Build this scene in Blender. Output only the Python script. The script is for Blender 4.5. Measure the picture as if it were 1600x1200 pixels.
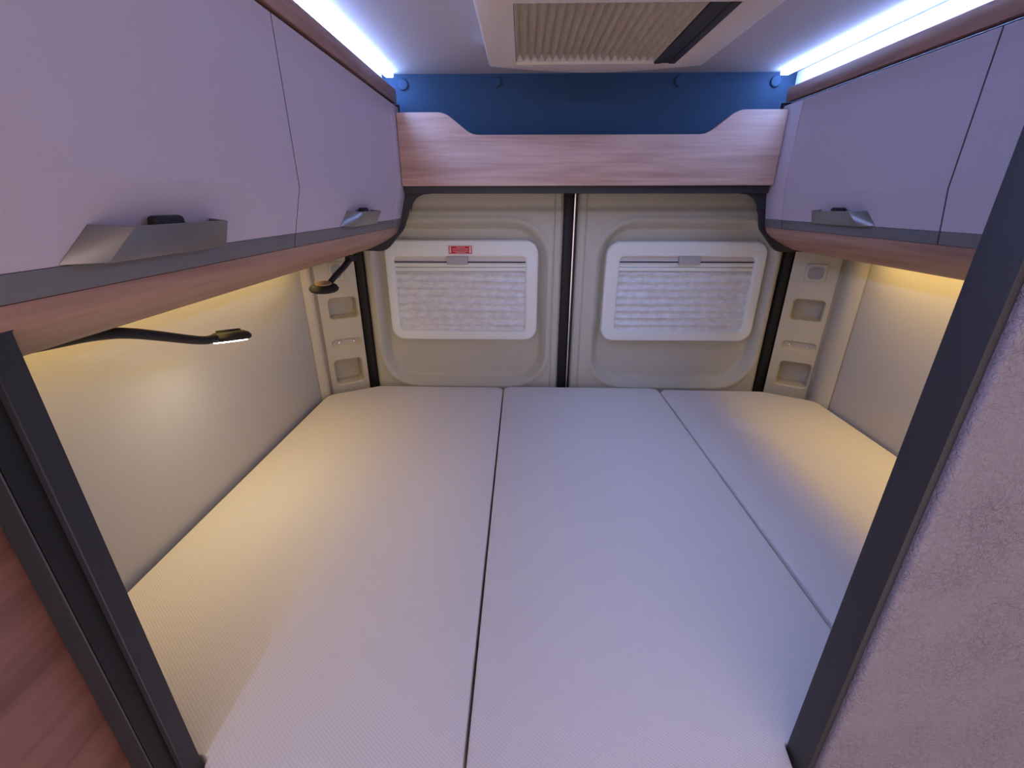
import bpy, bmesh, math, random
from mathutils import Vector, Matrix
random.seed(4)
D = bpy.data
for o in list(D.objects): D.objects.remove(o)
SC = bpy.context.scene
C = SC.collection
H = 1.54                                   # camera height above the van floor

# ---------------------------------------------------------------- camera, world, exposure
cam = D.objects.new('camera', D.cameras.new('camera')); C.objects.link(cam)
cam.data.sensor_width = 36.0
cam.data.lens = 694.0 / 1600.0 * 36.0
cam.data.clip_start = 0.01
cam.location = (0, 0, H)
cam.rotation_euler = (math.radians(90 - 22.33), 0, math.radians(1.298))
SC.camera = cam
w = D.worlds.new('world'); SC.world = w; w.use_nodes = True
w.node_tree.nodes['Background'].inputs[0].default_value = (1.0, 0.80, 0.77, 1)
w.node_tree.nodes['Background'].inputs[1].default_value = 0.97
vs = SC.view_settings
vs.view_transform = 'Standard'; vs.look = 'None'; vs.gamma = 1.0; vs.use_curve_mapping = False
vs.exposure = 1.04
LED_COL = (0.275, 0.45, 1.0)
LED_STRENGTH = 18.0
WARM_COL = (1.0, 0.69, 0.20)
WARM_W = 0.60

# ---------------------------------------------------------------- materials
def mat(name, col, rough=0.6, metal=0.0, bump=0.0, bscale=400.0, emit=None, estr=0.0, spec=0.5,
        noise=0.0, nscale=(8, 8, 8), col2=None, detail=3.0, bdist=0.001):
    m = D.materials.new(name); m.use_nodes = True
    nt = m.node_tree; b = nt.nodes['Principled BSDF']
    b.inputs['Base Color'].default_value = (*col, 1)
    b.inputs['Roughness'].default_value = rough
    b.inputs['Metallic'].default_value = metal
    b.inputs['Specular IOR Level'].default_value = spec
    tc = nt.nodes.new('ShaderNodeTexCoord')
    if col2:
        mp = nt.nodes.new('ShaderNodeMapping'); mp.inputs['Scale'].default_value = nscale
        nz = nt.nodes.new('ShaderNodeTexNoise'); nz.inputs['Scale'].default_value = 1.0
        nz.inputs['Detail'].default_value = detail
        rp = nt.nodes.new('ShaderNodeValToRGB')
        rp.color_ramp.elements[0].color = (*col2, 1); rp.color_ramp.elements[0].position = 0.35
        rp.color_ramp.elements[1].color = (*col, 1); rp.color_ramp.elements[1].position = 0.65
        L = nt.links.new
        L(tc.outputs['Object'], mp.inputs[0]); L(mp.outputs[0], nz.inputs['Vector'])
        L(nz.outputs[0], rp.inputs[0]); L(rp.outputs[0], b.inputs['Base Color'])
    if bump > 0:
        n2 = nt.nodes.new('ShaderNodeTexNoise'); n2.inputs['Scale'].default_value = bscale
        n2.inputs['Detail'].default_value = 2.0
        bp = nt.nodes.new('ShaderNodeBump'); bp.inputs['Strength'].default_value = bump
        bp.inputs['Distance'].default_value = bdist
        nt.links.new(tc.outputs['Object'], n2.inputs['Vector'])
        nt.links.new(n2.outputs[0], bp.inputs['Height'])
        nt.links.new(bp.outputs[0], b.inputs['Normal'])
    if emit:
        b.inputs['Emission Color'].default_value = (*emit, 1)
        b.inputs['Emission Strength'].default_value = estr
    return m

def wood_mat(name, axis, light=(0.56, 0.36, 0.29), dark=(0.40, 0.235, 0.185), rough=0.5):
    m = D.materials.new(name); m.use_nodes = True
    nt = m.node_tree; b = nt.nodes['Principled BSDF']; L = nt.links.new
    b.inputs['Roughness'].default_value = rough
    tc = nt.nodes.new('ShaderNodeTexCoord')
    mp = nt.nodes.new('ShaderNodeMapping')
    s = [34, 34, 34]; s[axis] = 2.2
    mp.inputs['Scale'].default_value = s
    nz = nt.nodes.new('ShaderNodeTexNoise'); nz.inputs['Scale'].default_value = 1.0
    nz.inputs['Detail'].default_value = 6; nz.inputs['Distortion'].default_value = 0.9
    mp2 = nt.nodes.new('ShaderNodeMapping')
    s2 = [150, 150, 150]; s2[axis] = 6
    mp2.inputs['Scale'].default_value = s2
    n2 = nt.nodes.new('ShaderNodeTexNoise'); n2.inputs['Scale'].default_value = 1.0; n2.inputs['Detail'].default_value = 3
    mx = nt.nodes.new('ShaderNodeMath'); mx.operation = 'MULTIPLY_ADD'; mx.inputs[1].default_value = 0.35
    rp = nt.nodes.new('ShaderNodeValToRGB')
    e = rp.color_ramp.elements
    e[0].color = (*dark, 1); e[0].position = 0.47
    e[1].color = (*light, 1); e[1].position = 0.78
    L(tc.outputs['Object'], mp.inputs[0]); L(tc.outputs['Object'], mp2.inputs[0])
    L(mp.outputs[0], nz.inputs['Vector']); L(mp2.outputs[0], n2.inputs['Vector'])
    L(n2.outputs[0], mx.inputs[0]); L(nz.outputs[0], mx.inputs[2])
    L(mx.outputs[0], rp.inputs[0]); L(rp.outputs[0], b.inputs['Base Color'])
    bp = nt.nodes.new('ShaderNodeBump'); bp.inputs['Strength'].default_value = 0.15; bp.inputs['Distance'].default_value = 0.001
    L(n2.outputs[0], bp.inputs['Height']); L(bp.outputs[0], b.inputs['Normal'])
    return m

def weave_mat(name, col):
    m = D.materials.new(name); m.use_nodes = True
    nt = m.node_tree; b = nt.nodes['Principled BSDF']; L = nt.links.new
    b.inputs['Roughness'].default_value = 0.85; b.inputs['Specular IOR Level'].default_value = 0.2
    tc = nt.nodes.new('ShaderNodeTexCoord')
    outs = []
    for rot, sc in ((math.radians(38), 105.0), (math.radians(-52), 80.0)):
        mp = nt.nodes.new('ShaderNodeMapping'); mp.inputs['Rotation'].default_value = (0, 0, rot)
        wv = nt.nodes.new('ShaderNodeTexWave'); wv.inputs['Scale'].default_value = sc
        wv.inputs['Distortion'].default_value = 0.6; wv.inputs['Detail'].default_value = 1.0
        L(tc.outputs['Object'], mp.inputs[0]); L(mp.outputs[0], wv.inputs['Vector'])
        outs.append(wv.outputs['Fac'])
    mu = nt.nodes.new('ShaderNodeMath'); mu.operation = 'MULTIPLY'
    L(outs[0], mu.inputs[0]); L(outs[1], mu.inputs[1])
    rp = nt.nodes.new('ShaderNodeValToRGB')
    rp.color_ramp.elements[0].color = (*[c * 0.88 for c in col], 1)
    rp.color_ramp.elements[1].color = (*col, 1); rp.color_ramp.elements[1].position = 0.55
    L(mu.outputs[0], rp.inputs[0]); L(rp.outputs[0], b.inputs['Base Color'])
    bp = nt.nodes.new('ShaderNodeBump'); bp.inputs['Strength'].default_value = 0.35; bp.inputs['Distance'].default_value = 0.0012
    L(mu.outputs[0], bp.inputs['Height']); L(bp.outputs[0], b.inputs['Normal'])
    return m

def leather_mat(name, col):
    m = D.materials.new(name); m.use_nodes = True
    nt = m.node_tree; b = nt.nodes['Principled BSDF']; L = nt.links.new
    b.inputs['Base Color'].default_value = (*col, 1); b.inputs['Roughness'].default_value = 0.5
    tc = nt.nodes.new('ShaderNodeTexCoord')
    n1 = nt.nodes.new('ShaderNodeTexNoise'); n1.inputs['Scale'].default_value = 160; n1.inputs['Detail'].default_value = 3; n1.inputs['Distortion'].default_value = 1.5
    n2 = nt.nodes.new('ShaderNodeTexNoise'); n2.inputs['Scale'].default_value = 14; n2.inputs['Detail'].default_value = 1
    rp = nt.nodes.new('ShaderNodeValToRGB'); rp.color_ramp.elements[0].position = 0.38; rp.color_ramp.elements[1].position = 0.60
    mu = nt.nodes.new('ShaderNodeMath'); mu.operation = 'MULTIPLY'
    L(tc.outputs['Object'], n1.inputs['Vector']); L(tc.outputs['Object'], n2.inputs['Vector'])
    L(n1.outputs[0], rp.inputs[0]); L(rp.outputs[0], mu.inputs[0]); L(n2.outputs[0], mu.inputs[1])
    bp = nt.nodes.new('ShaderNodeBump'); bp.inputs['Strength'].default_value = 1.0; bp.inputs['Distance'].default_value = 0.0016
    L(mu.outputs[0], bp.inputs['Height']); L(bp.outputs[0], b.inputs['Normal'])
    return m

M = dict(
    cabinet=mat('cabinet_laminate', (0.53, 0.45, 0.51), 0.55, bump=0.25, bscale=900),
    carcass=mat('cabinet_carcass', (0.05, 0.05, 0.055), 0.7),
    strip=mat('dark_grey_laminate', (0.155, 0.150, 0.155), 0.5),
    oak_y_shaded=wood_mat('oak_along_van_shaded', 1, (0.42, 0.235, 0.175), (0.28, 0.145, 0.105)),  # same oak as the shelf board, with the shade of its facing in the colour
    oak_x=wood_mat('oak_across_van', 0),
    oak_z=wood_mat('oak_dark_panel', 1, (0.33, 0.15, 0.115), (0.23, 0.098, 0.075)),
    charcoal=mat('charcoal_edge', (0.021, 0.021, 0.027), 0.55, bump=0.3, bscale=700),
    black=mat('black_rubber', (0.006, 0.006, 0.007), 0.6),
    metal=mat('satin_nickel', (0.27, 0.26, 0.262), 0.34, 0.85),
    chrome=mat('bright_metal', (0.75, 0.75, 0.76), 0.25, 0.9),
    beige=mat('beige_door_trim', (0.58, 0.55, 0.455), 0.65, bump=0.2, bscale=900),
    pillar=mat('beige_pillar_trim', (0.60, 0.545, 0.42), 0.6, bump=0.2, bscale=900),
    frame=mat('ivory_window_frame', (0.88, 0.90, 0.84), 0.5),
    fabric=mat('grey_beige_wall_fabric', (0.58, 0.54, 0.47), 0.9, bump=0.4, bscale=600),
    ceiling=mat('ceiling_fabric', (0.52, 0.465, 0.465), 0.9, bump=0.4, bscale=500),
    navy=mat('dark_blue_felt', (0.022, 0.052, 0.095), 0.9, bump=0.4, bscale=800),
    mattress=weave_mat('mattress_weave', (0.83, 0.775, 0.745)),
    piping=mat('mattress_piping', (0.60, 0.57, 0.56), 0.8),
    pleat=mat('marbled_pleated_fabric', (0.93, 0.94, 0.94), 0.8, col2=(0.80, 0.79, 0.77), nscale=(38, 38, 65), detail=5),
    hatch_pleat=mat('beige_pleated_fabric', (0.66, 0.58, 0.47), 0.8, col2=(0.58, 0.51, 0.42), nscale=(60, 60, 60), detail=4),
    hatch=mat('ivory_hatch_frame', (0.74, 0.66, 0.60), 0.45),
    white=mat('white_plastic', (0.70, 0.68, 0.72), 0.4),
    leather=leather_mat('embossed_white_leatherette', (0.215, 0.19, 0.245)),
    floor=mat('grey_vinyl_floor', (0.16, 0.13, 0.12), 0.6, col2=(0.11, 0.09, 0.08), nscale=(6, 30, 6)),
    base=mat('bed_base_board', (0.30, 0.22, 0.18), 0.6),
    tan=mat('tan_lamp_cap', (0.42, 0.26, 0.13), 0.5),
    red=mat('red_sticker', (0.62, 0.012, 0.02), 0.5),
    sticker=mat('white_sticker', (0.80, 0.70, 0.70), 0.5),
    pale_red=mat('pale_sticker_print', (0.80, 0.42, 0.42), 0.5),
    socket=mat('grey_socket', (0.30, 0.30, 0.27), 0.45, 0.3),
    led=mat('blue_led_diffuser', (0.8, 0.8, 0.8), 0.5, emit=LED_COL, estr=LED_STRENGTH),
    warm_led=mat('warm_led_diffuser', (0.8, 0.8, 0.8), 0.5, emit=(1.0, 0.75, 0.40), estr=1.5),
    lamp_led=mat('lamp_lens', (0.9, 0.9, 0.9), 0.5, emit=(1.0, 0.93, 0.72), estr=9.0),
)

# ---------------------------------------------------------------- mesh helpers (z given relative to the camera height)
ORG = {}
def put(name, bm, m, parent=None, bevel=0.0, segs=2, ang=30, smooth=True):
    bmesh.ops.remove_doubles(bm, verts=bm.verts, dist=1e-6)
    bmesh.ops.recalc_face_normals(bm, faces=bm.faces)
    if bevel > 0:
        ed = [e for e in bm.edges if len(e.link_faces) == 2 and e.calc_face_angle(0) > math.radians(ang)]
        bmesh.ops.bevel(bm, geom=ed, offset=bevel, segments=segs, affect='EDGES', profile=0.5, clamp_overlap=True)
    lo = Vector((min(v.co.x for v in bm.verts), min(v.co.y for v in bm.verts), min(v.co.z for v in bm.verts)))
    hi = Vector((max(v.co.x for v in bm.verts), max(v.co.y for v in bm.verts), max(v.co.z for v in bm.verts)))
    org = Vector(((lo.x + hi.x) / 2, (lo.y + hi.y) / 2, (lo.z + hi.z) / 2))
    bmesh.ops.translate(bm, verts=bm.verts, vec=-org)
    me = D.meshes.new(name); bm.to_mesh(me); bm.free()
    if smooth:
        for p in me.polygons: p.use_smooth = True
        me.set_sharp_from_angle(angle=math.radians(38))
    me.materials.append(m)
    o = D.objects.new(name, me); C.objects.link(o)
    worg = org + Vector((0, 0, H))
    ORG[o.name] = worg
    if parent:
        o.parent = parent; o.location = worg - ORG[parent.name]
    else:
        o.location = worg
    return o

def empty(name, loc, label, cat, group=None, kind=None):
    o = D.objects.new(name, None); C.objects.link(o); o.empty_display_size = 0.05
    worg = Vector(loc) + Vector((0, 0, H)); o.location = worg; ORG[o.name] = worg
    return tag(o, label, cat, group, kind)

def tag(o, label=None, cat=None, group=None, kind=None):
    if label: o['label'] = label
    if cat: o['category'] = cat
    if group: o['group'] = group
    if kind: o['kind'] = kind
    return o

def box(x0, x1, y0, y1, z0, z1, bm=None):
    bm = bm or bmesh.new()
    v = [bm.verts.new((x, y, z)) for x in (x0, x1) for y in (y0, y1) for z in (z0, z1)]
    for f in ((0, 1, 3, 2), (4, 6, 7, 5), (0, 4, 5, 1), (2, 3, 7, 6), (0, 2, 6, 4), (1, 5, 7, 3)):
        bm.faces.new([v[i] for i in f])
    return bm

def prism(poly, axis, a, b, bm=None):
    """polygon in the two other axes (in x,y,z order), extruded along axis from a to b"""
    bm = bm or bmesh.new()
    def P(p, t):
        return {'x': (t, p[0], p[1]), 'y': (p[0], t, p[1]), 'z': (p[0], p[1], t)}[axis]
    A = [bm.verts.new(P(p, a)) for p in poly]; B = [bm.verts.new(P(p, b)) for p in poly]
    n = len(poly)
    bm.faces.new(A); bm.faces.new(B[::-1])
    for i in range(n): bm.faces.new((A[i], B[i], B[(i + 1) % n], A[(i + 1) % n]))
    return bm

def fillet(pts, segs=8):
    """pts: (x, y, r) -> polygon with rounded corners"""
    out = []; n = len(pts)
    for i in range(n):
        p = Vector(pts[i][:2]); r = pts[i][2]
        if r <= 0: out.append(tuple(p)); continue
        a = Vector(pts[i - 1][:2]) - p; b = Vector(pts[(i + 1) % n][:2]) - p
        a.normalize(); b.normalize()
        th = a.angle(b)
        if th > math.pi - 0.02: out.append(tuple(p)); continue
        d = r / math.tan(th / 2)
        c = p + (a + b).normalized() * (r / math.sin(th / 2))
        s = p + a * d - c; e = p + b * d - c
        tot = s.angle(e); sg = 1 if s.x * e.y - s.y * e.x > 0 else -1
        for k in range(segs + 1):
            t = sg * tot * k / segs
            out.append((c.x + s.x * math.cos(t) - s.y * math.sin(t), c.y + s.x * math.sin(t) + s.y * math.cos(t)))
    return out

def rrect(x0, x1, y0, y1, r, segs=6):
    return fillet([(x0, y0, r), (x1, y0, r), (x1, y1, r), (x0, y1, r)], segs)

def ring(outer, inner, axis, a, b):
    """frame between two outlines with the same vertex count"""
    bm = bmesh.new()
    def P(p, t):
        return {'x': (t, p[0], p[1]), 'y': (p[0], t, p[1]), 'z': (p[0], p[1], t)}[axis]
    V = [[bm.verts.new(P(p, t)) for p in poly] for poly in (outer, inner) for t in (a, b)]
    n = len(outer)
    for i in range(n):
        j = (i + 1) % n
        bm.faces.new((V[0][i], V[0][j], V[2][j], V[2][i])); bm.faces.new((V[1][i], V[3][i], V[3][j], V[1][j]))
        bm.faces.new((V[0][i], V[1][i], V[1][j], V[0][j])); bm.faces.new((V[2][i], V[2][j], V[3][j], V[3][i]))
    return bm

def tube(pts, rad, n=10, bm=None, cap=True):
    bm = bm or bmesh.new()
    pts = [Vector(p) for p in pts]
    rads = rad if isinstance(rad, (list, tuple)) else [rad] * len(pts)
    rows = []
    for i, p in enumerate(pts):
        t = (pts[min(i + 1, len(pts) - 1)] - pts[max(i - 1, 0)]).normalized()
        u = t.cross(Vector((0, 0, 1)))
        if u.length < 1e-3: u = Vector((1, 0, 0))
        u.normalize(); v = t.cross(u)
        rows.append([bm.verts.new(p + (u * math.cos(2 * math.pi * k / n) + v * math.sin(2 * math.pi * k / n)) * rads[i]) for k in range(n)])
    for a, b in zip(rows, rows[1:]):
        for k in range(n): bm.faces.new((a[k], a[(k + 1) % n], b[(k + 1) % n], b[k]))
    if cap: bm.faces.new(rows[0]); bm.faces.new(rows[-1][::-1])
    return bm

def lathe(prof, mtx, n=28, bm=None):
    """prof: (radius, height) list, closed at the axis; mtx places it"""
    bm = bm or bmesh.new(); rows = []
    for r, h in prof:
        if r < 1e-6: rows.append([bm.verts.new(mtx @ Vector((0, 0, h)))])
        else: rows.append([bm.verts.new(mtx @ Vector((r * math.cos(2 * math.pi * k / n), r * math.sin(2 * math.pi * k / n), h))) for k in range(n)])
    for a, b in zip(rows, rows[1:]):
        for k in range(n):
            j = (k + 1) % n
            if len(a) == 1 and len(b) == 1: continue
            if len(a) == 1: bm.faces.new((a[0], b[k], b[j]))
            elif len(b) == 1: bm.faces.new((a[k], b[0], a[j]))
            else: bm.faces.new((a[k], b[k], b[j], a[j]))
    return bm

def spline(pts, n=8):
    P = [Vector(p) for p in pts]; P = [P[0] * 2 - P[1]] + P + [P[-1] * 2 - P[-2]]
    out = []
    for i in range(1, len(P) - 2):
        for k in range(n):
            t = k / n
            out.append(0.5 * ((2 * P[i]) + (P[i + 1] - P[i - 1]) * t + (2 * P[i - 1] - 5 * P[i] + 4 * P[i + 1] - P[i + 2]) * t * t + (3 * P[i] - P[i - 1] - 3 * P[i + 1] + P[i + 2]) * t ** 3))
    return out + [P[-2]]

def struct(o): o['kind'] = 'structure'; return o

ZB = -0.67                                  # top of the mattresses
ZC = 0.354                                  # ceiling
XL, XR = -0.742, 1.082                      # side wall faces
YD = 1.65                                   # rear doors

# ---------------------------------------------------------------- shell
struct(put('floor', box(XL - .09, XR + .09, -1.0, 1.80, -H - .03, -H - .0005), M['floor']))
# ceiling with the roof-hatch opening left free
HX0, HX1, HY0, HY1 = -0.03, 0.378, 0.942, 1.332
bm = bmesh.new()
for a in ((XL - .055, HX0, -1.0, 1.764), (HX1, XR + .055, -1.0, 1.764), (HX0, HX1, -1.0, HY0), (HX0, HX1, HY1, 1.764)):
    box(*a, ZC, ZC + .03, bm)
struct(put('ceiling', bm, M['ceiling']))
for nm, x0, x1, y1 in (('wall_left', XL - .03, XL, 1.492), ('wall_right', XR, XR + .03, 1.44)):
    so_ = -1 if 'left' in nm else 1; xo = x0 if so_ < 0 else x1
    bm = box(x0, x1, -1.0, y1, -H, ZC)
    box(min(xo + so_ * .03, xo + so_ * .06), max(xo + so_ * .03, xo + so_ * .06), -1.0, 1.80, -H, ZC + .03, bm)   # outer skin, added to keep world light from leaking in
    struct(put(nm, bm, M['fabric'], bevel=0.006, segs=3))
struct(put('rear_light_block', box(XL - .06, XR + .06, 1.765, 1.795, -H, ZC + .03), M['charcoal']))  # unseen panel added behind the doors to block world light at the gaps
# dark felt wall above the rear doors, behind the shelf
wb = struct(put('wall_back', box(XL, XR, 1.58, 1.60, 0.03, ZC), M['navy']))
for x, z in ((-0.365, .327), (-0.084, .332), (0.464, .332), (0.747, .330)):
    mt = Matrix.Translation((x, 1.58, z)) @ Matrix.Rotation(math.pi / 2, 4, 'X')
    put('cover_cap', lathe([(0, .006), (.013, .006), (.0155, .003), (.0155, -.002), (0, -.002)], mt), M['navy'], wb)

# ---------------------------------------------------------------- rear doors (moulded panels with a recess round each window)
def sdf_rr(x, z, x0, x1, z0, z1, r):
    cx, cz = (x0 + x1) / 2, (z0 + z1) / 2
    qx = abs(x - cx) - (x1 - x0) / 2 + r; qz = abs(z - cz) - (z1 - z0) / 2 + r
    return math.hypot(max(qx, 0), max(qz, 0)) + min(max(qx, qz), 0) - r
def sst(a, b, x):
    t = max(0, min(1, (x - a) / (b - a))); return t * t * (3 - 2 * t)
def door(name, x0, x1, rx0, rx1, inner):
    nx, nz = 130, 150; z0, z1 = -0.80, 0.10
    bm = bmesh.new(); V = []
    for j in range(nz + 1):
        row = []
        for i in range(nx + 1):
            x = x0 + (x1 - x0) * i / nx; z = z0 + (z1 - z0) * j / nz
            d = sdf_rr(x, z, rx0, rx1, -0.672, -0.074, 0.125)
            y = YD + 0.044 * sst(0.012, -0.020, d) - 0.005 * math.exp(-((d - 0.016) / 0.010) ** 2)
            if z > -0.035: y += 0.010 * sst(-0.035, -0.015, z) + 0.10 * max(0, z + .015)
            e = abs(x - inner); y += 0.008 * sst(0.034, 0.028, e)
            ed = min(x - x0, x1 - x); y += 0.010 * sst(0.010, 0.0, ed)
            row.append(bm.verts.new((x, y, z)))
        V.append(row)
    for j in range(nz):
        for i in range(nx):
            bm.faces.new((V[j][i], V[j][i + 1], V[j + 1][i + 1], V[j + 1][i]))
    # rim back to a flat rear face
    loop = [V[0][i] for i in range(nx + 1)] + [V[j][nx] for j in range(1, nz + 1)] + [V[nz][i] for i in range(nx - 1, -1, -1)] + [V[j][0] for j in range(nz - 1, 0, -1)]
    back = [bm.verts.new((v.co.x, YD + .09, v.co.z)) for v in loop]
    n = len(loop)
    for i in range(n): bm.faces.new((loop[i], loop[(i + 1) % n], back[(i + 1) % n], back[i]))
    bm.faces.new(back)
    return struct(put(name, bm, M['beige']))
d1 = door('door_1', -0.577, 0.143, -0.532, 0.082, 0.143)
d2 = door('door_2', 0.191, 0.926, 0.279, 0.890, 0.191)
put('door_seal', box(0.144, 0.176, 1.655, 1.70, -0.80, 0.10), M['black'], d1, bevel=.006)
put('lock_strip', box(0.1775, 0.1815, 1.652, 1.70, -0.80, 0.10), M['chrome'], d2)
put('door_seal', box(0.182, 0.190, 1.658, 1.70, -0.80, 0.10), M['black'], d2)
put('door_seal', box(-0.607, -0.5785, 1.640, 1.70, -0.80, 0.10), M['black'], d1, bevel=.004)
put('door_seal', box(0.928, 0.956, 1.640, 1.70, -0.80, 0.10), M['black'], d2, bevel=.004)
for d, x in ((d1, -0.551), (d2, 0.905)):
    put('screw_cap', lathe([(0, .003), (.0045, .002), (.005, -.004), (0, -.004)], Matrix.Translation((x, YD - .002, -0.26)) @ Matrix.Rotation(math.pi / 2, 4, 'X'), 12), M['pillar'], d)

def window(name, ox0, ox1, oz0, oz1, ix0, ix1, iz0, iz1, lx):
    wo = put(name, ring(rrect(ox0, ox1, oz0, oz1, .048), rrect(ix0, ix1, iz0, iz1, .014), 'y', 1.652, 1.6935), M['frame'], bevel=.007, segs=3, ang=50)
    struct(wo)
    # blind cassette rails
    def bar(nm, za, zb, ya, yb, m, bv=.0015): put(nm, box(ix0 - .002, ix1 + .002, ya, yb, za, zb), m, wo, bevel=bv)
    zt = iz1
    bar('blind_rail', zt - .0165, zt - .0135, 1.658, 1.672, M['white'], .0008)
    bar('rail_slot', zt - .021, zt - .0165, 1.664, 1.672, M['black'], 0)
    bar('blind_rail', zt - .0245, zt - .021, 1.658, 1.672, M['white'], .0008)
    bar('cassette', zt - .0375, zt - .0250, 1.664, 1.676, M['frame'])
    bar('cassette_backing', zt - .0135, zt + .002, 1.666, 1.676, M['hatch'], 0)
    bar('blind_bar', zt - .051, zt - .0385, 1.660, 1.674, M['frame'])
    # pleated fabric
    bm = bmesh.new(); n = 17; za, zb = zt - .0505, iz0 - .004
    rows = []
    for k in range(n + 1):
        z = za + (zb - za) * k / n; y = 1.668 + (0.009 if k % 2 == 0 else -0.009)
        rows.append([bm.verts.new((ix0 - .002 + (ix1 - ix0 + .004) * i / 12, y, z)) for i in range(13)])
    for a, b in zip(rows, rows[1:]):
        for i in range(12): bm.faces.new((a[i], a[i + 1], b[i + 1], b[i]))
    bl = put('pleated_blind', bm, M['pleat'], wo, smooth=False)
    put('latch', box(lx - .038, lx + .038, 1.646, 1.658, zt - .027, zt + .001), mat('latch_grey', (.46, .46, .46), .5) if 'latch_grey' not in D.materials else D.materials['latch_grey'], wo, bevel=.002)
    return wo
w1 = window('window_1', -0.500, 0.057, -0.496, -0.127, -0.467, 0.012, -0.459, -0.185, -0.236)
w2 = window('window_2', 0.301, 0.872, -0.496, -0.130, 0.351, 0.833, -0.456, -0.183, 0.598)
# warning sticker above the left blind latch
st = empty('warning_sticker', (-0.223, 1.6515, -0.175), 'small red and white warning sticker above the blind latch', 'sticker')
put('backing', box(-.269, -.177, 1.6508, 1.6519, -.178, -.1435), M['sticker'], st)
put('red_field', box(-.264, -.182, 1.6503, 1.6508, -.1735, -.147), M['red'], st)
for x in (-.2585, -.1875):
    put('arrow', prism([(x - .0022, -.149), (x + .0022, -.149), (x + .0022, -.1655), (x + .0045, -.1655), (x, -.1725), (x - .0045, -.1655), (x - .0022, -.1655)], 'y', 1.6499, 1.6503), M['sticker'], st)
bm = bmesh.new()
for z, hw, h in ((-.1512, .014, .0028), (-.1575, .027, .0026), (-.1645, .027, .0026), (-.1700, .018, .0026)):
    x = -.223 - hw
    while x < -.223 + hw:
        wd = random.uniform(.0022, .0042); box(x, x + wd, 1.6499, 1.6503, z - h / 2, z + h / 2, bm); x += wd + .0009
put('print_lines', bm, M['pale_red'], st)

# ---------------------------------------------------------------- pillars beside the rear doors (pockets cut in)
def pillar(name, A, sgn, pk, sock):
    t = Vector((sgn * 0.86, -0.51, 0)).normalized()
    nrm = Vector((sgn * 0.51, 0.86, 0)).normalized()       # away from the room
    A = Vector((A[0], A[1], 0))
    MT = Matrix(((t.x, 0, nrm.x, A.x), (t.y, 0, nrm.y, A.y), (0, 1, 0, 0), (0, 0, 0, 1)))  # (u, z, depth) -> world
    def tr(bm):
        bmesh.ops.transform(bm, matrix=MT, verts=bm.verts); return bm
    z0, z1 = -0.80, 0.10
    root = put(name, tr(prism([(0, z0), (.140, z0), (.140, z1), (0, z1)], 'z', 0, .07)), M['pillar'])
    struct(root)
    base = root
    # cut pockets
    cuts = []
    for (u0, u1, za, zb, dep, r) in pk:
        bm = bmesh.new()
        lo = rrect(u0, u1, za, zb, r); li = rrect(u0 - .004, u1 + .004, za - .004, zb + .004, r + .004); lm = rrect(u0 + .004, u1 - .004, za + .004, zb - .004, max(r - .003, .002))
        rows = [[bm.verts.new((p[0], p[1], d)) for p in q] for q, d in ((li, -.02), (li, .0), (lo, .005), (lm, dep))]
        n = len(lo)
        for a, b in zip(rows, rows[1:]):
            for i in range(n): bm.faces.new((a[i], a[(i + 1) % n], b[(i + 1) % n], b[i]))
        bm.faces.new(rows[0][::-1]); bm.faces.new(rows[-1])
        bmesh.ops.recalc_face_normals(bm, faces=bm.faces)
        c = put('cutter', tr(bm), M['pillar']); cuts.append(c)
        md = base.modifiers.new('cut', 'BOOLEAN'); md.object = c; md.operation = 'DIFFERENCE'; md.solver = 'EXACT'
    bpy.context.view_layer.update()
    dg = bpy.context.evaluated_depsgraph_get()
    me = D.meshes.new_from_object(base.evaluated_get(dg))
    base.modifiers.clear(); base.data = me
    for p in me.polygons: p.use_smooth = True
    me.set_sharp_from_angle(angle=math.radians(30))
    for c in cuts: D.objects.remove(c)
    # bolts in the slot
    u0, u1, za, zb, dep, r = pk[1]
    for f in (.22, .75):
        u = u0 + (u1 - u0) * f; mt = MT @ Matrix.Translation((u, (za + zb) / 2, dep - .003))
        put('bolt', lathe([(0, -.003), (.005, -.001), (.006, .006), (0, .006)], mt, 10), M['chrome'], base)
    # round-cornered socket
    u0, u1, za, zb = sock
    so = put('socket_plate', tr(prism(rrect(u0, u1, za, zb, .010), 'z', -.006, .002)), M['pillar'], base, bevel=.003)
    put('socket_face', tr(prism(rrect(u0 + .009, u1 - .009, za + .009, zb - .009, .012), 'z', -.0075, -.005)), M['socket'], so)
    # rounded rib between pillar and side wall
    E0 = A + t * .1405
    we = Vector((XL if sgn < 0 else XR, 1.495 if sgn < 0 else 1.443, 0))
    pts = [E0 + nrm * .006, E0 + nrm * .010 + t * .008]
    s = E0 + nrm * .010 + t * .010
    for k in range(9):
        f = k / 8; p = s.lerp(we, f); q = math.sin(math.pi * f) * .020
        pts.append(p + Vector((-sgn * q, -q * .35, 0)))
    bk = [we + Vector((sgn * .03, 0, 0)), E0 + nrm * .07]
    put('corner_rib', prism([(p.x, p.y) for p in pts + bk], 'z', z0, z1), M['pillar'], base)
    return base
pillar('trim_1', (-0.6075, 1.635), -1,
       [(.010, .107, -.402, -.326, .062, .012), (.012, .114, -.509, -.482, .014, .0125), (.020, .119, -.657, -.562, .062, .012)], (.040, .090, -.262, -.196))
pillar('trim_2', (0.9565, 1.635), 1,
       [(.030, .124, -.400, -.325, .062, .012), (.025, .130, -.509, -.482, .014, .0125), (.034, .134, -.652, -.560, .062, .012)], (.042, .106, -.259, -.199))

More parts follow.
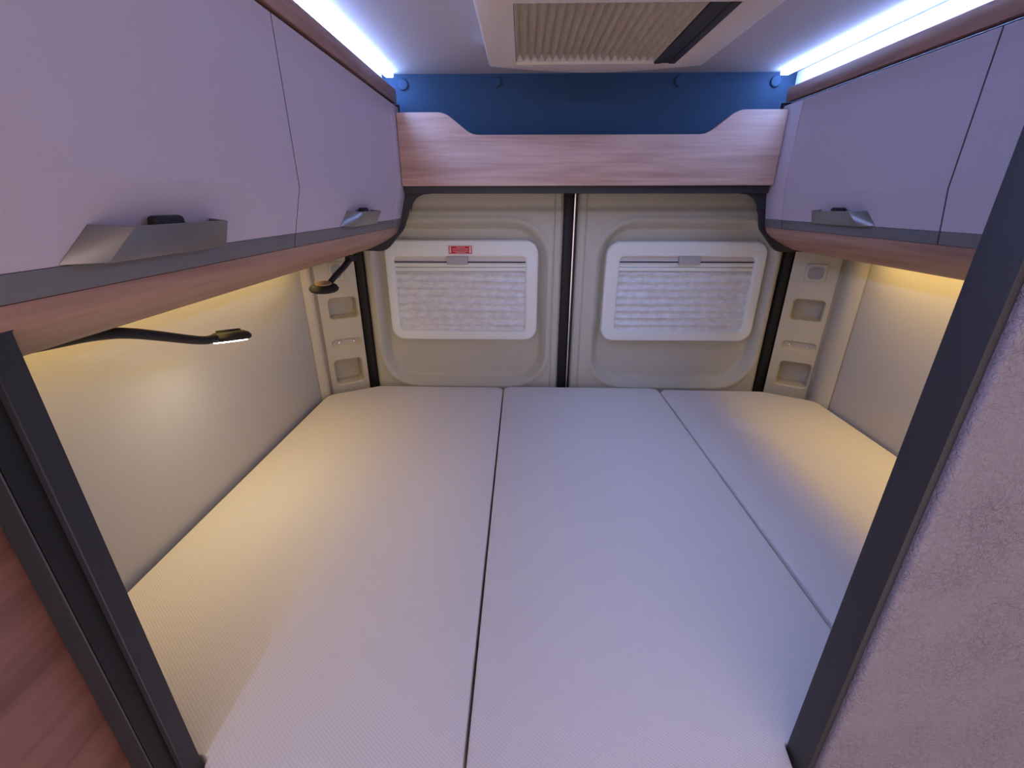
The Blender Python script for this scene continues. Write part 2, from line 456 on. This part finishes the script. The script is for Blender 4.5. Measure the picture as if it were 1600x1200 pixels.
# ---------------------------------------------------------------- partitions at the foot of the bed
pl = struct(put('wall_front_left', box(XL, -.4385, .305, .335, -H, -.082), M['charcoal']))
put('wood_panel', box(-.458, -.4395, -.70, .3045, -H, -.082), M['oak_z'], pl, bevel=.002)
put('edge_profile', prism([(-.438, .2905), (-.4145, .2905), (-.4145, .2924), (-.431, .2924), (-.431, .3135), (-.408, .3135), (-.408, .3365), (-.438, .3365)], 'z', -H, -.082), M['charcoal'], pl, bevel=.001, segs=1)
put('edge_gasket', box(-.430, -.4145, .2925, .3133, -H, -.082), M['black'], pl)
pr = struct(put('wall_front_right', box(.377, XR, .345, .368, -H, ZC), M['charcoal']))
put('padded_panel', box(.363, XR, .325, .3445, -H, ZC), M['leather'], pr, bevel=.006, segs=4)
put('edge_profile', box(.356, .3765, .3335, .3715, -H, ZC), M['charcoal'], pr, bevel=.0015)

# ---------------------------------------------------------------- bed
bb = empty('bed_base', (.17, .9, -H), 'low bed platform under the three mattresses', 'bed')
put('platform', prism([(-.735, .345), (-.40, .345), (-.40, .32), (.35, .32), (.35, .38), (1.075, .38), (1.075, 1.40), (.93, 1.58), (-.56, 1.59), (-.735, 1.44)], 'z', ZB - .125, ZB - .103), M['base'], bb)
put('front_board', box(-.40, .35, .32, .34, -H, ZB - .1255), M['oak_x'], bb)
def mattress(poly, label, zt, bev, pips):
    m = put('mattress', prism(fillet(poly, 5), 'z', ZB - .10, zt), M['mattress'], bevel=bev, segs=4)
    tag(m, label, 'mattress', 'mattress sections of the bed')
    for pts in pips:
        put('piping', tube(pts, .0022, 6), M['piping'], m)
    return m
zt = ZB
mattress([(-.728, .342, .015), (-.4045, .344, .002), (-.402, .330, .004), (-.37, .314, .004), (-.071, .314, .010), (-.071, 1.596, .03), (-.555, 1.600, .05), (-.722, 1.506, .05)],
         'left mattress section along the wall below the reading lamps', zt, .014, [[(-.0775, .33, zt - .004), (-.0775, 1.57, zt - .004)]])
mattress([(-.066, .314, .010), (.322, .314, .004), (.350, .344, .004), (.3545, .3735, .002), (.526, .3735, .006), (.522, 1.592, .03), (-.066, 1.596, .03)],
         'wide middle mattress section between the two seams', zt + .003, .014, [[(-.0595, .33, zt - .001), (-.0595, 1.57, zt - .001)], [(.5195, .40, zt - .001), (.5155, 1.57, zt - .001)]])
mattress([(.538, .3735, .006), (1.072, .3735, .015), (1.070, 1.490, .05), (.915, 1.580, .05), (.531, 1.590, .03)],
         'right mattress section running behind the dark door post', zt, .016, [[(.546, .40, zt - .005), (.540, 1.57, zt - .005)]])

# ---------------------------------------------------------------- overhead cabinets
def cab_profile(side):
    """outward x on the door face as a function of z; returns x0 and dx of the lower slope"""
    return (-.367, .026, -1) if side == 'L' else (.746, .015, 1)
ZK, ZS, ZE, ZT = 0.021, -0.050, -0.073, 0.253
def face_x(side, z):
    x0, dx, s = cab_profile(side)
    return x0 if z >= ZK else x0 + s * dx * (ZK - z) / (ZK - ZE)
def cabinet(side, y0, y1, label, hy=None, rear=False):
    x0, dx, s = cab_profile(side)
    xw = XL + .002 if side == 'L' else XR - .002
    yb = 1.499 if rear else y1
    root = empty('overhead_cabinet', ((x0 + xw) / 2, (y0 + yb) / 2, ZE), label, 'cabinet', 'overhead cabinets')
    th = .016
    F = lambda z, d=0: face_x(side, z) + s * d
    put('body', prism([(F(.30, th + .004), .262), (F(ZK, th + .004), ZK), (F(ZE, th + .004), ZE), (xw, ZE), (xw, .262)], 'y', y0 + .001, yb - .001), M['carcass'], root)
    ya, yc = y0 + .0015, y1 - .0015
    dr = put('door', prism([(F(ZT), ZT), (F(ZK), ZK), (F(ZS), ZS), (F(ZS, th), ZS), (F(ZK, th), ZK), (F(ZT, th), ZT)], 'y', ya, yc), M['cabinet'], root, bevel=.0006, segs=1, ang=40, smooth=False)
    put('bottom_trim', prism([(F(ZS), ZS - .0003), (F(ZE), ZE), (F(ZE, th), ZE), (F(ZS, th), ZS - .0003)], 'y', ya, yc), M['strip'], dr, bevel=.001)
    if y0 in (.790, .869):
        put('gap_shade', prism([(F(ZT, .0004), ZT), (F(ZK, .0004), ZK), (F(ZE, .0004), ZE), (F(ZE, th), ZE), (F(ZK, th), ZK), (F(ZT, th), ZT)], 'y', y0 - .0014, y0 + .0014), M['carcass'], root)  # dark strip filling the door gap, standing in for its shade
    if rear:
        fl = put('filler_strip', prism([(F(ZT), ZT), (F(ZK), ZK), (F(ZS), ZS), (F(ZS, th), ZS), (F(ZK, th), ZK), (F(ZT, th), ZT)], 'y', y1 + .0005, 1.498), M['cabinet'], root, bevel=.001, ang=40)
        put('bottom_trim', prism([(F(ZS), ZS - .0003), (F(ZE), ZE), (F(ZE, th), ZE), (F(ZS, th), ZS - .0003)], 'y', y1 + .0005, 1.498), M['strip'], fl)
        # dark end panel following the cabinet outline
        o = .016
        q = [(x0 - s * .075, .022, 0), (x0 - s * o, .022, .055), (x0 - s * (o - .002), ZK - .03, .05), (F(ZE) - s * (o - .004), ZE - .008, .045), (F(ZE) + s * .055, -.152, .05), (F(ZE) + s * .105, -.149, 0), (xw, -.149, 0), (xw, .262, 0), (x0 - s * .002, .262, 0), (x0 - s * .002, .0415, 0), (x0 - s * .075, .0415, 0)]
        pts = fillet(q, 6)
        put('end_panel', prism(pts, 'y', 1.500, 1.512), M['charcoal'], root)
    if hy:
        zt_, zb_ = -.022, ZS + .001
        a0, a1 = hy - .112, hy + .112; b0, b1 = hy - .078, hy + .082
        def pt(y, z, out): return Vector((F(z) - s * out, y, z))
        bm = bmesh.new()
        P = [pt(a0, zb_, .0005), pt(a0 + .030, zt_ + .004, .0005), pt(b0 + .012, zt_ + .001, .030), pt(b0 - .004, zb_ - .002, .019),
             pt(b1 + .004, zb_ - .002, .019), pt(b1 - .012, zt_ + .001, .030), pt(a1 - .030, zt_ + .004, .0005), pt(a1, zb_, .0005)]
        V = [bm.verts.new(p) for p in P]
        bm.faces.new((V[0], V[1], V[2], V[3])); bm.faces.new((V[3], V[2], V[5], V[4])); bm.faces.new((V[4], V[5], V[6], V[7]))
        bmesh.ops.recalc_face_normals(bm, faces=bm.faces)
        G = bmesh.ops.solidify(bm, geom=list(bm.faces), thickness=.003)
        put('handle', bm, M['metal'], dr, bevel=.0010, segs=2, ang=25)
        bm = prism([(hy - .024, -.042), (hy + .024, -.042), (hy + .020, -.013), (hy - .020, -.013)], 'x', F(-.03) - s * .018, F(-.03) - s * .006)
        put('latch_button', bm, M['black'], dr, bevel=.004, segs=3)
    return root
cabinet('L', .172, .790, 'large white overhead cabinet at the upper left with long handle', .482)
cabinet('L', .790, 1.405, 'white overhead cabinet at left, next to the rear shelf', 1.098, True)
cabinet('R', .869, 1.402, 'white overhead cabinet at right, next to the rear shelf', 1.140, True)
cabinet('R', .374, .869, 'white overhead cabinet at far right, partly behind the dark post')

for side in 'LR':
    x0, dx, s = cab_profile(side); xw = XL + .002 if side == 'L' else XR - .002
    word = 'left' if side == 'L' else 'right'
    ya, yz = (.172, 1.498) if side == 'L' else (.374, 1.498)
    # cornice rail
    r = put('cornice_rail', prism([(x0 + s * .002, .2625), (x0 + s * .002, .298), (x0 + s * .022, .298), (x0 + s * .022, .2625)], 'y', ya, yz), M['oak_y_shaded'], bevel=.0015)
    tag(r, f'brown wooden rail along the top of the {word} overhead cabinets', 'rail', 'cornice rails')
    # pale cove board behind the light strip
    xc = x0 + s * .060
    cv = put('cove_board', box(min(xc, xc + s * .015), max(xc, xc + s * .015), ya - .25 if side == 'R' else ya, 1.578, .2635, ZC - .001), M['white'])
    tag(cv, f'pale board behind the glowing light strip above the {word} cabinets', 'board', 'cove boards')
    # light strip at the ceiling
    xl = -.398 if side == 'L' else .757
    ls = empty('light_strip', (xl, .6, ZC - .0005), f'bright blue-white light strip on the ceiling above the {word} cabinets', 'light strip', 'ceiling light strips')
    y0 = -.9 if side == 'L' else -.9
    for nm, p in (('diffuser', (y0, 1.556)),):
        if side == 'R':
            put(nm, box(xl - .012, xl + .012, .374, 1.556, ZC - .014, ZC - .0012), M['led'], ls, bevel=.003)
            put('mounting_profile', box(xl - .008, xl + .008, .374, 1.558, ZC - .0012, ZC - .0002), M['white'], ls)
        else:
            put(nm, box(xl - .012, xl + .012, y0, 1.556, ZC - .014, ZC - .0012), M['led'], ls, bevel=.003)
            put('mounting_profile', box(xl - .008, xl + .008, y0, 1.558, ZC - .0012, ZC - .0002), M['white'], ls)
    # curved wooden pelmet under the cabinets
    xe = face_x(side, ZE)
    y0p = .338 if side == 'L' else .374
    prof = [(xe + s * .003, ZE - .004), (xe + s * .010, ZE - .018), (xe + s * .026, ZE - .031), (xe + s * .048, ZE - .044), (xe + s * .078, ZE - .059), (xe + s * .105, ZE - .070), (xe + s * .140, ZE - .076),
            (xe + s * .230, ZE - .078), (xe + s * .230, ZE - .001), (xe + s * .003, ZE - .001)]
    bm = prism(prof, 'y', y0p, 1.498)
    if side == 'L':
        prism([(xe - .003, ZE - .004), (xe - .010, ZE - .018), (xe - .0145, ZE - .022), (xe - .0145, ZE - .001), (xe - .003, ZE - .001)], 'y', .20, .3379, bm)
    p = put('pelmet', bm, M['oak_y_shaded'])
    tag(p, f'curved wooden pelmet under the {word} overhead cabinets', 'pelmet', 'wooden pelmets')
    # warm strip in the gap between pelmet and wall
    xg = xw - s * .060
    ls = empty('under_cabinet_light', (xg, .9, ZE - .030), f'warm light strip hidden under the {word} cabinets against the wall', 'light strip', 'under-cabinet light strips')
    yq0, yq1 = (.36, 1.44) if side == 'L' else (.40, 1.40)
    put('housing', box(xg - .012, xg + .012, yq0 - .01, yq1 + .01, ZE - .020, ZE - .0015), M['white'], ls)
    put('diffuser', box(xg - .008, xg + .008, yq0, yq1, ZE - .024, ZE - .0202), M['warm_led'], ls)
    ld = D.lights.new('warm_strip', 'AREA'); ld.shape = 'RECTANGLE'; ld.size = .014; ld.size_y = yq1 - yq0
    ld.color = WARM_COL; ld.energy = WARM_W * (0.80 if side == 'L' else 1.10); ld.spread = math.radians(120)
    lo = D.objects.new('warm_strip_lamp', ld); C.objects.link(lo); lo.parent = ls
    lo.location = Vector((xg, (yq0 + yq1) / 2, ZE - .0245 + H)) - ORG[ls.name]

# ---------------------------------------------------------------- rear shelf between the cabinets
sh = empty('rear_shelf', (.19, 1.5, .025), 'oak shelf with a cut-away front board above the rear doors', 'shelf')
xa, xb = -.3655, .7445
put('front_board', prism(fillet([(xa, .043, .004), (xa, .236, .004), (-.226, .236, .065), (-.150, .179, .065), (.526, .179, .065), (.606, .240, .065), (xb, .240, .004), (xb, .045, .004)], 8), 'y', 1.463, 1.481), M['oak_x'], sh, bevel=.0015, ang=50)
put('shelf_floor', box(xa + .003, xb - .003, 1.4815, 1.499, .024, .060), M['charcoal'], sh)
put('shelf_bottom', box(xa + .003, xb - .003, 1.5125, 1.579, .024, .060), M['charcoal'], sh)

# ---------------------------------------------------------------- roof hatch
rh = empty('roof_hatch', (.176, 1.14, ZC), 'ivory roof hatch with a pleated beige blind in the ceiling', 'roof hatch')
def outline(x0, x1, y0, y1, bow, n=14):
    """hatch outline: rear and front edges bowed"""
    pts = []
    for k in range(n + 1): pts.append((x0 + (x1 - x0) * k / n, y0 - bow * math.sin(math.pi * k / n)))
    for k in range(n + 1): pts.append((x1 - (x1 - x0) * k / n, y1 + bow * math.sin(math.pi * k / n)))
    return pts
bm = bmesh.new()
rows = []
for (x0, x1, y0, y1, bow, z) in ((-.075, .428, .86, 1.315, .045, ZC - .0005), (-.088, .441, .845, 1.325, .062, ZC - .030), (-.087, .440, .846, 1.324, .062, ZC - .040), (-.082, .434, .852, 1.318, .060, ZC - .044),
                                (-.020, .371, .952, 1.319, .0, ZC - .040), (-.020, .371, .952, 1.319, 0, ZC + .03)):
    rows.append([bm.verts.new((p[0], p[1], z)) for p in outline(x0, x1, y0, y1, bow)])
n = len(rows[0])
for a, b in zip(rows, rows[1:]):
    for i in range(n): bm.faces.new((a[i], a[(i + 1) % n], b[(i + 1) % n], b[i]))
put('frame', bm, M['hatch'], rh)
put('backing', box(-.022, .373, .95, 1.321, ZC + .030, ZC + .034), M['white'], rh)
bm = bmesh.new(); npl = 38; zc = ZC - .028; prev = None
for k in range(npl + 1):
    x = -.019 + .337 * k / npl; z = zc + (.009 if k % 2 else -.009)
    cur = [bm.verts.new((x, y, z)) for y in (.954, 1.075, 1.20, 1.311)]
    if prev:
        for i in range(3): bm.faces.new((prev[i], cur[i], cur[i + 1], prev[i + 1]))
    prev = cur
put('pleated_blind', bm, M['hatch_pleat'], rh, smooth=False)
put('silver_edge', box(-.019, .318, 1.3125, 1.3185, zc - .006, zc + .012), M['white'], rh)
put('blind_bar', box(.3185, .336, .953, 1.318, ZC - .041, ZC - .022), M['charcoal'], rh, bevel=.002)
put('blind_bar', box(.336, .3535, .953, 1.318, ZC - .0395, ZC - .020), M['charcoal'], rh, bevel=.002)
put('blind_bar', box(.3535, .3705, .953, 1.318, ZC - .041, ZC - .022), M['charcoal'], rh, bevel=.002)

# ---------------------------------------------------------------- reading lamps
def lamp(neck, head, nrm, label, lit, neck_r=.0095):
    base = Vector(neck[0])
    r = empty('reading_lamp', base, label, 'lamp', 'gooseneck reading lamps')
    pts = spline(neck, 8)
    put('gooseneck', tube(pts, [neck_r - .0015 * i / (len(pts) - 1) for i in range(len(pts))], 10), M['black'], r)
    put('mount', lathe([(0, .012), (.016, .012), (.018, 0), (.018, -.004), (0, -.004)], Matrix.Translation(base + Vector((0, 0, -.006)))), M['black'], r)
    z = Vector(nrm).normalized(); q = z.to_track_quat('Z', 'Y').to_matrix().to_4x4()
    mt = Matrix.Translation(Vector(head)) @ q
    hd = put('lamp_head', lathe([(0, .012), (.026, .011), (.036, .006), (.040, -.001), (.038, -.006), (.034, -.008), (0, -.008)], mt, 36), M['black'], r)
    put('touch_cap', lathe([(0, .0155), (.021, .0150), (.0225, .013), (.0225, .0115), (0, .0115)], mt, 28), M['black'] if lit else M['tan'], hd)
    put('lens', lathe([(0, -.0085), (.031, -.0085), (.030, -.0100), (0, -.0105)], mt, 28), M['lamp_led'] if lit else M['white'], hd)
    return r, mt
r1, mt1 = lamp([(-.605, .470, -.160), (-.602, .530, -.166), (-.600, .590, -.173), (-.600, .655, -.190), (-.600, .780, -.238), (-.600, .825, -.248)],
               (-.600, .868, -.257), (-.11, .19, 1), 'lit black gooseneck reading lamp under the large left cabinet', True)
r2, mt2 = lamp([(-.530, 1.405, -.160), (-.535, 1.36, -.180), (-.545, 1.31, -.200), (-.553, 1.285, -.215)],
               (-.560, 1.252, -.226), (.05, -.10, 1), 'black reading lamp with tan cap beside the rear left pillar', False)
sl = D.lights.new('reading_light', 'SPOT'); sl.energy = 0.22; sl.spot_size = math.radians(170); sl.spot_blend = 1.0
sl.color = (1.0, .93, .72); sl.shadow_soft_size = .025
so = D.objects.new('reading_light', sl); C.objects.link(so); so.parent = r1
pw = mt1 @ Vector((0, 0, -.02)); so.location = pw + Vector((0, 0, H)) - ORG[r1.name]
so.rotation_euler = (mt1.to_3x3()).to_euler()
